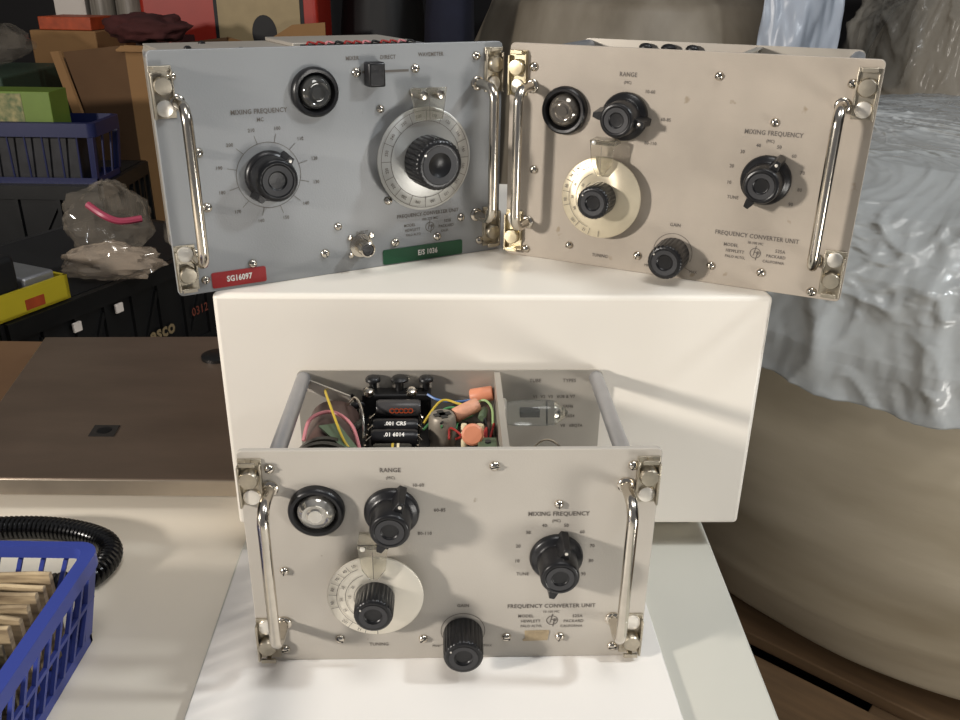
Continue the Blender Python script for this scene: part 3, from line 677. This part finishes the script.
for i in range(14):
    y = .3860-.0088*i; th = .0034 if i < 6 else .0020
    bm = NB(); n = 26; x0, x1 = -.50, -.2360-.0015*random.random()
    rows_ = []
    hz = (.0475 if i < 6 else .0440)+random.uniform(-.001, .001)
    for k in range(n+1):
        x = x0+(x1-x0)*k/n; z = hz+.0006*math.sin(k*1.3+i*2)+random.uniform(-.0005, .0005); dy = .0003*math.sin(k*.9+i)
        rows_.append([bm.verts.new(p) for p in ((x, y-th/2+dy, -.0040), (x, y-th/2+dy, z), (x, y+dy*.5, z+.0006), (x, y+th/2+dy, z-.0003), (x, y+th/2+dy, -.0040))])
    for A, B in zip(rows_, rows_[1:]):
        for q_ in range(5): bm.faces.new((A[q_], A[(q_+1)%5], B[(q_+1)%5], B[q_]))
    bm.faces.new(rows_[0]); bm.faces.new(rows_[-1][::-1])
    p = obj('card_packet', bm, 'packet' if i < 6 else 'packet_dark', angle=30)
    setp(p, ('thick cream' if i < 6 else 'thin stained')+' card packet standing in the blue basket, '+ords[i], 'card packet', 'card packets in the front blue basket')
# ------------------------------------------------------------------ background left: bench, crates, boxes
bm = NB(); box(bm, -1.9, -.07, .86, 2.30, -.300, -.270)
br = root('storage_bench', 'low dark storage bench behind the table, carrying crates and cartons', 'bench'); obj('bench_top', bm, 'bench', br)
for x in (-1.85, -.10):
    for y in (.90, 2.26): bm = NB(); box(bm, x-.025, x+.025, y-.025, y+.025, -.6995, -.300); obj('leg', bm, 'bench', br)
def crate(name, label, loc, rz, w, d, h, n, txt=None, group=None):
    """black folding crate; origin at the front right lower corner, walls ribbed; local +x is along the text wall"""
    rt = root(name, label, 'crate', loc, rz, group)
    def wall(a, b, inn):
        a, b, inn = Vector(a), Vector(b), Vector(inn); d_ = (b-a).normalized(); bm = NB(); L = (b-a).length
        prism(bm, [a, b, b+Vector((0,0,h)), a+Vector((0,0,h))], inn*.004)
        for z0, z1, o in ((h-.022, h, .006), (0, .016, .006), (h*.52, h*.55, .004)):
            A = a-inn*o; B = b-inn*o
            prism(bm, [A+Vector((0,0,z0)), B+Vector((0,0,z0)), B+Vector((0,0,z1)), A+Vector((0,0,z1))], inn*o)
        for i in range(n+1):
            c = a+d_*L*i/n; 
            prism(bm, [c-d_*.003+Vector((0,0,.016)), c+d_*.003+Vector((0,0,.016)), c+d_*.003+Vector((0,0,h-.022)), c-d_*.003+Vector((0,0,h-.022))], -inn*.005)
            if i < n and i % 2 == 0:
                e = a+d_*L*(i+1)/n
                prism(bm, [c+Vector((0,0,h*.56)), c+d_*.005+Vector((0,0,h*.56)), e+Vector((0,0,h-.03)), e-d_*.005+Vector((0,0,h-.03))], -inn*.004)
        obj('crate_wall', bm, 'black', rt)
    wall((0,0,0), (w,0,0), (0,1,0)); wall((w,0,0), (w,d,0), (-1,0,0)); wall((w,d,0), (0,d,0), (0,-1,0)); wall((0,d,0), (0,0,0), (1,0,0))
    bm = NB(); box(bm, 0, w, 0, d, 0, .004); obj('crate_base', bm, 'black', rt)
    bm = NB(); box(bm, .006, w-.006, .006, d-.006, h-.008, h+.0005); obj('crate_lid', bm, 'black_soft', rt)
    if txt:
        bm = NB(); text(bm, txt[0], txt[1], txt[2], txt[3], w=.0068, bold=True); obj('lettering', bm, txt[4], rt)
    return rt

crate('folding_crate', 'black folding crate with pale lettering behind the steel plate corner', (-.520, .870, -.2695), R(65.7), .40, .26, .2680, 9, ('esco', .216, .182, .032, mat('faded_tan_print', col(120,104,76), .6)))
crate('folding_crate', 'tall black crate beneath the upper navy basket at left', (-1.150, 1.36, -.2695), 0, .54, .20, .3080, 8)
cr_ = [o for o in C.objects if o.name.startswith('folding_crate')][0]
bm = NB(); text(bm, '0312', .290, .188, .021, w=.0068); obj('printed_number', bm, mat('faded_red_print', col(104,50,36), .6), cr_)
def dir_at(loc, a, x, y, z):
    return (loc[0]+x*math.cos(a)-y*math.sin(a), loc[1]+x*math.sin(a)+y*math.cos(a), loc[2]+z)
for i, x in enumerate((.085, .150)):
    bm = NB(); box(bm, -.006, .006, -.010, -.0065, -.006, .006)
    o = obj('plastic_clip', bm, 'paper', None, bevel=.001, loc=dir_at((-.520,.870,-.2695), R(65.7), x, 0, .236+.002*i), rz=R(65.7))
    setp(o, 'small pale clip on the black crate rim, '+('nearer the camera' if i == 0 else 'farther from the camera'), 'clip')
YL = (-.4827, .953, .0002)
yt = root('yellow_carton', 'open yellow carton lying over the black crate at far left', 'carton', YL, R(65.7))
bm = NB(); box(bm, -.26, 0, 0, .004, 0, .029); box(bm, -.004, 0, 0, .12, 0, .029); box(bm, -.26, 0, .116, .120, 0, .029); box(bm, -.26, 0, 0, .12, 0, .003)
obj('tray', bm, 'yellow', yt)
bm = NB(); box(bm, -.060, -.035, -.0006, 0, .004, .016); obj('printed_patch', bm, 'orange', yt)
bm = NB(); box(bm, -.050, -.008, .010, .110, .0032, .036); o = obj('grey_parts_box', bm, 'alu', None, bevel=.003, loc=YL, rz=R(65.7)); setp(o, 'grey box of parts inside the open yellow carton', 'box')
bm = NB(); box(bm, -.25, -.055, .008, .110, .0032, .066); o = obj('black_case', bm, 'black_soft', None, bevel=.006, loc=YL, rz=R(65.7)); setp(o, 'small black case standing in the yellow carton at left edge', 'case')
basket('plastic_basket', 'dark navy basket on the tall black crate, holding a green printed packet', (-.605, 1.465, .0390), 0, .44, .105, .0970, .008, 'blue_dark', 16, 3, 1, rim=.022)
bm = NB(); box(bm, -1.02, -.640, 1.376, 1.448, .0418, .1190); o = obj('parts_tray', bm, mat('dark_grey_tray', col(26,26,30), .5, vary=.6, vscale=40), None, bevel=.003); setp(o, 'dark tray inside the navy basket, under the green printed packet', 'tray')
sp = root('seed_packet', 'green-edged printed picture box lying above the navy basket', 'packet', (-.672, 1.378, .1192))
bm = NB(); box(bm, -.30, 0, 0, .06, 0, .060); obj('carton', bm, 'green', sp, bevel=.001)
bm = NB(); box(bm, -.295, -.044, -.0006, 0, .003, .057); obj('printed_picture', bm, 'seed', sp)
cb = root('cardboard_carton', 'open brown cardboard carton behind the blue-grey unit', 'carton', (-.640, 1.62, -.2695))
h = .500
def slab(pts, d, m, name, par=None): bm = NB(); prism(bm, pts, d); return obj(name, bm, m, par or cb)
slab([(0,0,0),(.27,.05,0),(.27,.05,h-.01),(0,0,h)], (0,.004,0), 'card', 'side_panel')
slab([(0,0,0),(-.095,.055,0),(-.110,.062,h-.16),(-.150,.085,h-.02),(0,0,h)], (.003,.003,0), 'card_dark', 'side_panel')  # left panel on the shaded side, shade put into its darker card colour
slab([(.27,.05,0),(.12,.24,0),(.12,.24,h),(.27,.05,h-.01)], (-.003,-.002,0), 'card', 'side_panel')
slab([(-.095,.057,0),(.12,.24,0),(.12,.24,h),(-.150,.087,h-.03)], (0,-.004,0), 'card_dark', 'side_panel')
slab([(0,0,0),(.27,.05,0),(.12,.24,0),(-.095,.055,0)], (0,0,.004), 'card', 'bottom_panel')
bm = NB(); prism(bm, [(-.152,.080,h-.018),(-.170,.086,h-.020),(-.128,.058,h-.16),(-.100,.048,h-.30),(-.096,.052,h-.28),(-.112,.058,h-.15)], (-.003,-.004,.0)); obj('flap', bm, 'card', cb)  # lit edge of the left panel, kept in the lighter card colour
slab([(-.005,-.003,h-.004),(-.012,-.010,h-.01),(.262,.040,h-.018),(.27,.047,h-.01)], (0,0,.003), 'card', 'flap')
bm = NB(); box(bm, -.115, 0, 0, .10, 0, .026)
o = obj('orange_carton', bm, 'orange', None, bevel=.002, loc=(-.815, 1.905, .2360), rz=R(-6)); setp(o, 'small orange printed carton above the cardboard box', 'carton')
bm = NB(); box(bm, -.135, .01, -.01, .16, 0, .505)
o = obj('tan_carton', bm, 'card', None, bevel=.003, loc=(-.815, 1.910, -.2695), rz=R(-6)); setp(o, 'tall tan carton standing under the small orange carton', 'carton')
bm = NB(); box(bm, -.075, 0, 0, .05, 0, .66)
o = obj('white_carton', bm, 'paper', None, bevel=.002, loc=(-.930, 2.16, -.2695), rz=R(-4)); setp(o, 'tall white carton at top left behind the orange carton', 'carton')
for k, (x, r, y) in enumerate(((-.886, .030, 2.16), (-.812, .036, 2.14))):
    bm = NB(); lathe(bm, [(r, 0), (r, .70), (r*.4, .70), (r*.4, .68), (0, .68)], (0,0,0), (0,0,1), seg=32)
    o = obj('film_roll', bm, 'grey_roll', None, loc=(x, y, -.2695)); setp(o, ('narrow' if k == 0 else 'wider')+' grey upright roll at top left, '+('beside the white carton' if k == 0 else 'nearer the red case'), 'roll')
def blob(name, c, r, m, amp, fs, seed, nu=64, nv=40, jit=0, z0=-1, z1=1, ridge=0, power=1.0, flat=None, parent=None):
    bm = NB(); rows_ = []; off = Vector((seed*7.3, seed*3.1, seed*1.7))
    for j in range(nv+1):
        t = z0+(z1-z0)*j/nv; ph = t*PI/2; row = []
        cr = max(0, math.cos(ph))**power; sz = math.copysign(abs(math.sin(ph))**power, math.sin(ph))
        for i in range(nu):
            a = 2*PI*i/nu; p = Vector((math.cos(a)*cr, math.sin(a)*cr, sz))
            q = p.copy(); nn = noise.noise(p*fs+off) + .5*noise.noise(p*fs*2.1+off)
            if ridge: 
                w_ = noise.noise(p*fs*1.5+off*1.3); nn += ridge*(1-abs(w_)*4 if abs(w_) < .25 else 0)*.6 + ridge*.3*noise.noise(Vector((p.x*fs*5, p.y*fs*5, p.z*fs*2))+off)
            q = p*(1+amp*nn)*(1+jit*random.uniform(-1, 1)); v = Vector((c[0]+q.x*r[0], c[1]+q.y*r[1], c[2]+q.z*r[2]))
            if flat is not None: v.z = max(v.z, flat)
            row.append(bm.verts.new(v))
        rows_.append(row)
    for A, B in zip(rows_, rows_[1:]):
        for i in range(nu): bm.faces.new((A[i], A[(i+1)%nu], B[(i+1)%nu], B[i]))
    if z1 >= 1: bmesh.ops.remove_doubles(bm, verts=rows_[-1], dist=1e-5)
    if z0 <= -1: bmesh.ops.remove_doubles(bm, verts=rows_[0], dist=1e-5)
    return obj(name, bm, m, parent, angle=28 if jit else 180)

o = blob('folded_cloth', (-.640, 1.745, .252), (.075, .060, .028), 'maroon', .25, 2.5, 3, 40, 24); setp(o, 'dark maroon cloth bundled on top of the cardboard carton', 'cloth')
rc = root('red_case', 'large red plastic case with a beige window panel, top centre left', 'case', (-.352, 1.95, -.2695))
bm = NB(); box(bm, -.375, 0, 0, .18, 0, .70); obj('body', bm, 'redbox', rc, bevel=.010)
bm = NB(); prism(bm, rounded_rect(-.2180, -.0290, .30, .66, .014, -.001), (0,.002,0)); w_ = obj('window_surround', bm, 'black_soft', rc)
bm = NB(); prism(bm, rounded_rect(-.2100, -.0370, .31, .652, .010, -.003), (0,.002,0)); w2 = obj('window_panel', bm, 'beige', rc)
bm = NB(); pts = [(-.114+.026*math.cos(a), -.0045, .503+.036*math.sin(a)) for a in [2*PI*k/24 for k in range(24)]]
prism(bm, pts, (0,.0015,0)); obj('hand_hole', bm, 'black_soft', w2)
bm = NB(); box(bm, -.315, -.265, -.002, 0, .478, .498); obj('badge', bm, 'maroon', rc)
bm = NB(); prism(bm, [(0,0,0),(.12,-.01,0),(.125,-.01,.528),(.055,0,.522),(0,0,.490)], (0,.004,0))
o = obj('cardboard_sheet', bm, 'card', None, loc=(-.455, 1.915, -.2695)); setp(o, 'torn piece of cardboard standing in front of the red case', 'cardboard')
o = blob('navy_bag', (-.075, 2.00, .12), (.055, .08, .42), 'navy', .10, 2, 5, 40, 30, flat=-.2695); setp(o, 'dark navy cloth bag standing right of the black sack', 'bag')
o = blob('dark_sack', (-.240, 2.16, .08), (.100, .10, .50), 'black_soft', .10, 2, 9, 40, 30, flat=-.2695); setp(o, 'black sack standing between the red case and the navy bag', 'sack')
o = blob('plastic_bag', (-.500, 1.125, .045), (.056, .052, .050), 'bag', .22, 1.8, 11, 34, 24, jit=.05, flat=.0025); setp(o, 'crumpled clear plastic bag with red tie on the black crate', 'plastic bag')
bm = NB(); tube(bm, smoothpath([(-.502,1.078,.080),(-.480,1.070,.068),(-.462,1.074,.060),(-.440,1.088,.060)], 8), .0045, 8)
obj('red_tie', bm, 'tie_pink', o)
o = blob('plastic_bag', (-.462, 1.028, .020), (.062, .030, .022), 'bag_pink', .26, 2.0, 12, 40, 20, jit=.05, flat=.0025); setp(o, 'long flattened translucent bag in front of the tied bag', 'plastic bag')
o = blob('plastic_bag', (-.400, 1.150, .028), (.034, .034, .032), 'bag', .20, 1.7, 14, 30, 20, jit=.06, flat=.0025); setp(o, 'small clear plastic bag beside the blue-grey unit', 'plastic bag')
o = blob('plastic_bag', (-.930, 1.73, .222), (.070, .060, .036), 'bag', .20, 1.7, 15, 30, 20, jit=.06); setp(o, 'clear plastic bag behind the green picture box', 'plastic bag')
o = blob('rag', (-1.08, 1.74, .222), (.035, .07, .035), 'maroon', .25, 2.6, 19, 50, 30); setp(o, 'dark rag heaped at top left corner', 'rag')
bm = NB(); box(bm, -1.16, -.86, 1.60, 1.87, -.2695, .175); o = obj('green_crate', bm, mat('dark_green_plastic', col(44,62,46), .6), None, bevel=.004); setp(o, 'dark green crate under the clear bag at the far left', 'crate')
# ------------------------------------------------------------------ right: pallet and wrapped bales
FZ = -.70
pl = root('wooden_pallet', 'wooden pallet on the floor under the wrapped bale at right', 'pallet', (.3885, 1.036, FZ), R(-40))
# local x runs towards front right
for k in range(7):
    bm = NB(); box(bm, -.35, .85, -.135+.135*k-.050, -.135+.135*k+.050, .178, .197); obj('deck_board', bm, 'wood', pl, bevel=.002)
for x in (-.32, .22, .76):
    bm = NB(); box(bm, x, x+.08, -.18, .72, .020, .178); obj('bearer', bm, 'wood', pl, bevel=.002)
for y in (-.18, .24, .64):
    bm = NB(); box(bm, -.35, .85, y, y+.09, .0005, .020); obj('base_board', bm, 'wood', pl, bevel=.002)
def bale_profile(s):
    """radius and height along the wrapped bale, s in 0..1 from base to crown"""
    K = ((.455,-.502),(.500,-.485),(.545,-.40),(.572,-.28),(.582,-.15),(.575,-.03),(.550,.05),(.490,.105),(.380,.138),(.22,.150),(.05,.152))
    x = s*(len(K)-1); i = min(int(x), len(K)-2); f = x-i; return K[i][0]*(1-f)+K[i+1][0]*f, K[i][1]*(1-f)+K[i+1][1]*f
def bale_mesh(name, c, m, s0, s1, amp, fs, seed, inflate=0, hem=0, nu=240, nv=130, crease=0, sc=(1,1,1), zoff=0, parent=None, cap=True, thick=0, a0=0, a1=2*PI):
    bm = NB(); rows_ = []; off = Vector((seed*5.3, seed*2.1, seed)); full = abs(a1-a0-2*PI) < 1e-6; cols = nu if full else nu+1
    for j in range(nv+1):
        row = []
        for i in range(cols):
            a = a0+(a1-a0)*i/nu; s = s0+(s1-s0)*j/nv
            if hem: s = s + hem*(1-j/nv)*(noise.noise(Vector((math.cos(a)*2, math.sin(a)*2, seed)))+.5*noise.noise(Vector((math.cos(a)*6, math.sin(a)*6, seed+3))))
            s = min(1, max(0, s))
            r, z = bale_profile(s); p = Vector((math.cos(a)*r*3, math.sin(a)*r*3, z*3))
            n_ = noise.noise(p*fs+off)+.5*noise.noise(p*fs*2.3+off)
            if crease:
                q = Vector((p.x, p.y, p.z*.8)); dv = Vector((noise.noise(q*1.7+off), noise.noise(q*1.7-off), noise.noise(q*1.9+off*2)))*.45
                n_ *= .8
                for sc_, wt, sh in ((1.5, .6, 6), (3.6, .5, 6), (8.0, .32, 5), (17.0, .13, 4)):
                    n_ += crease*wt*max(0, 1-abs(noise.noise((q+dv)*sc_+off*sc_))*sh)**1.3
            rr = r+inflate+amp*n_
            row.append(bm.verts.new((c[0]+math.cos(a)*rr*sc[0], c[1]+math.sin(a)*rr*sc[1], zoff+(c[2]+z+(inflate if s > .5 else 0)*s+amp*n_*max(0, s-.5))*sc[2])))
        rows_.append(row)
    for A, B in zip(rows_, rows_[1:]):
        for i in range(nu): bm.faces.new((A[i], A[(i+1)%cols], B[(i+1)%cols], B[i]))
    if cap and full:
        bm.faces.new(rows_[0][::-1]); bm.faces.new(rows_[-1])
    o = obj(name, bm, m, parent, angle=180)
    return o
bl = bale_mesh('wrapped_bale', (.80, 1.30, 0), 'bale', 0, 1, .010, 1.0, 3); setp(bl, 'big round brown-grey bale wrapped in stretch film on the pallet, right', 'bale')
fl = bale_mesh('crumpled_sheet', (.80, 1.30, 0), 'film', .47, 1, .012, 1.1, 8, inflate=.018, hem=.03, crease=1.0, nu=760, nv=300, parent=bl)
fl['label'] = 'bluish crumpled plastic sheet draped over the bale'
bk = bale_mesh('wrapped_bale', (.41, 2.33, 0), 'bale_back', 0, 1, .022, 1.2, 21, sc=(.78,.72,1.75), zoff=.11, nu=180, nv=90); setp(bk, 'tall tan wrapped bale behind the beige-grey unit', 'bale')
b2 = bale_mesh('wrapped_bale', (1.36, 2.27, 0), 'bale_back', 0, 1, .020, 1.2, 31, sc=(.70,.58,1.75), zoff=.11, nu=180, nv=90); setp(b2, 'tall brown bale under clear film at the top right corner', 'bale')
f2 = bale_mesh('film_wrap', (1.36, 2.27, 0), 'film_clear', .10, 1, .030, 1.6, 37, inflate=.050, hem=.05, crease=1.2, sc=(.70,.58,1.75), zoff=.11, nu=420, nv=200, parent=b2)
f2['label'] = 'clear wrinkled film'
bm = NB(); rows_ = []
for j in range(61):
    row = []
    for i in range(41):
        s, t_ = i/40, j/60
        x = .548+s*.142+.02*t_*(s-.5); y = 1.80+.012*math.sin(s*7+t_*2)+.020*noise.noise(Vector((s*3, t_*4, 2)))+.006*noise.noise(Vector((s*12, t_*9, 5))); z = .60-t_*.42
        row.append(bm.verts.new((x, y, z)))
    rows_.append(row)
for A, B in zip(rows_, rows_[1:]):
    for i in range(40): bm.faces.new((A[i], A[i+1], B[i+1], B[i]))
o = obj('hanging_sheet', bm, 'film_white', None, angle=180); so = o.modifiers.new('s', 'SOLIDIFY'); so.thickness = .0012
setp(o, 'milky white plastic sheet hanging behind the beige-grey unit', 'plastic sheet')
for o in C.objects:
    if o.parent is None:
        for pre, g in (('plastic_bag', 'plastic bags on the crates'), ('film_roll', 'grey rolls at the back'), ('plastic_clip', 'clips on the black crate'), ('wrapped_bale', 'film-wrapped bales'), ('folding_crate', 'black crates'), ('plastic_basket', 'blue plastic baskets')):
            if o.name.startswith(pre): o['group'] = g
# ------------------------------------------------------------------ room
def st(name, bm, m): o = obj(name, bm, m, None); o['kind'] = 'structure'; return o
bm = NB(); box(bm, -2.6, 2.6, -1.6, 3.0, -.75, FZ); st('floor', bm, 'floor')
bm = NB(); box(bm, -2.6, 2.6, 2.95, 3.05, FZ, 1.9); st('wall_back', bm, 'wall')
bm = NB(); box(bm, -2.65, -2.55, -1.6, 2.95, FZ, 1.9); st('wall_left', bm, 'wall')
bm = NB(); box(bm, 2.55, 2.65, -1.6, 2.95, FZ, 1.9); st('wall_right', bm, 'wall')
# ------------------------------------------------------------------ light
def lamp(name, loc, tgt, size, power, c, sy=None):
    l = bpy.data.lights.new(name, 'AREA'); l.shape = 'DISK' if not sy else 'RECTANGLE'; l.size = size
    if sy: l.size_y = sy
    l.energy = power; l.color = c
    o = bpy.data.objects.new(name, l); C.objects.link(o); o.location = loc
    d = Vector(tgt)-Vector(loc); o.rotation_euler = d.to_track_quat('-Z', 'Y').to_euler(); return o
lamp('lamp_left', (-1.45, -.45, .62), (.05, .45, .12), .16, 30, (1, .93, .85))
l = bpy.data.lights.new('lamp_right', 'POINT'); l.energy = 26; l.shadow_soft_size = .06; l.color = (.92, .97, 1)
o = bpy.data.objects.new('lamp_right', l); C.objects.link(o); o.location = (.92, .33, 1.0)
lamp('fill_overhead', (.25, .05, 1.75), (.1, .6, 0), .7, 9.5, (1, .98, .95))  # added fill, no fixture there: brightens level surfaces and bale tops
lamp('fill_low_right', (.95, -.25, -.22), (.70, .90, -.12), .4, 8, (1, .96, .90))  # added fill below table height, brightens the wrapped bale
wd = bpy.data.worlds.new('World'); bpy.context.scene.world = wd; wd.use_nodes = True
bg = wd.node_tree.nodes['Background']; bg.inputs[0].default_value = (.95, .95, 1, 1); bg.inputs[1].default_value = .16
# ------------------------------------------------------------------ camera
f_, p_, ro_, h_ = 861.2247, .4216, -.0141, .3543
cam = bpy.data.cameras.new('camera'); co = bpy.data.objects.new('camera', cam); C.objects.link(co)
s_, c_ = math.sin(p_), math.cos(p_)
X = Vector((1,0,0)); U = Vector((0, s_, c_)); F = Vector((0, c_, -s_))
Rr = X*math.cos(ro_)-U*math.sin(ro_); Up = X*math.sin(ro_)+U*math.cos(ro_)
m = Matrix((Rr, Up, -F)).transposed().to_4x4(); m.translation = Vector((0,0,h_)); co.matrix_world = m
cam.sensor_width = 36; cam.lens = 36*f_/960; cam.clip_start = .01
sc = bpy.context.scene; sc.camera = co
sc.view_settings.view_transform = 'Standard'; sc.view_settings.look = 'None'; sc.view_settings.gamma = 1; sc.view_settings.exposure = 0
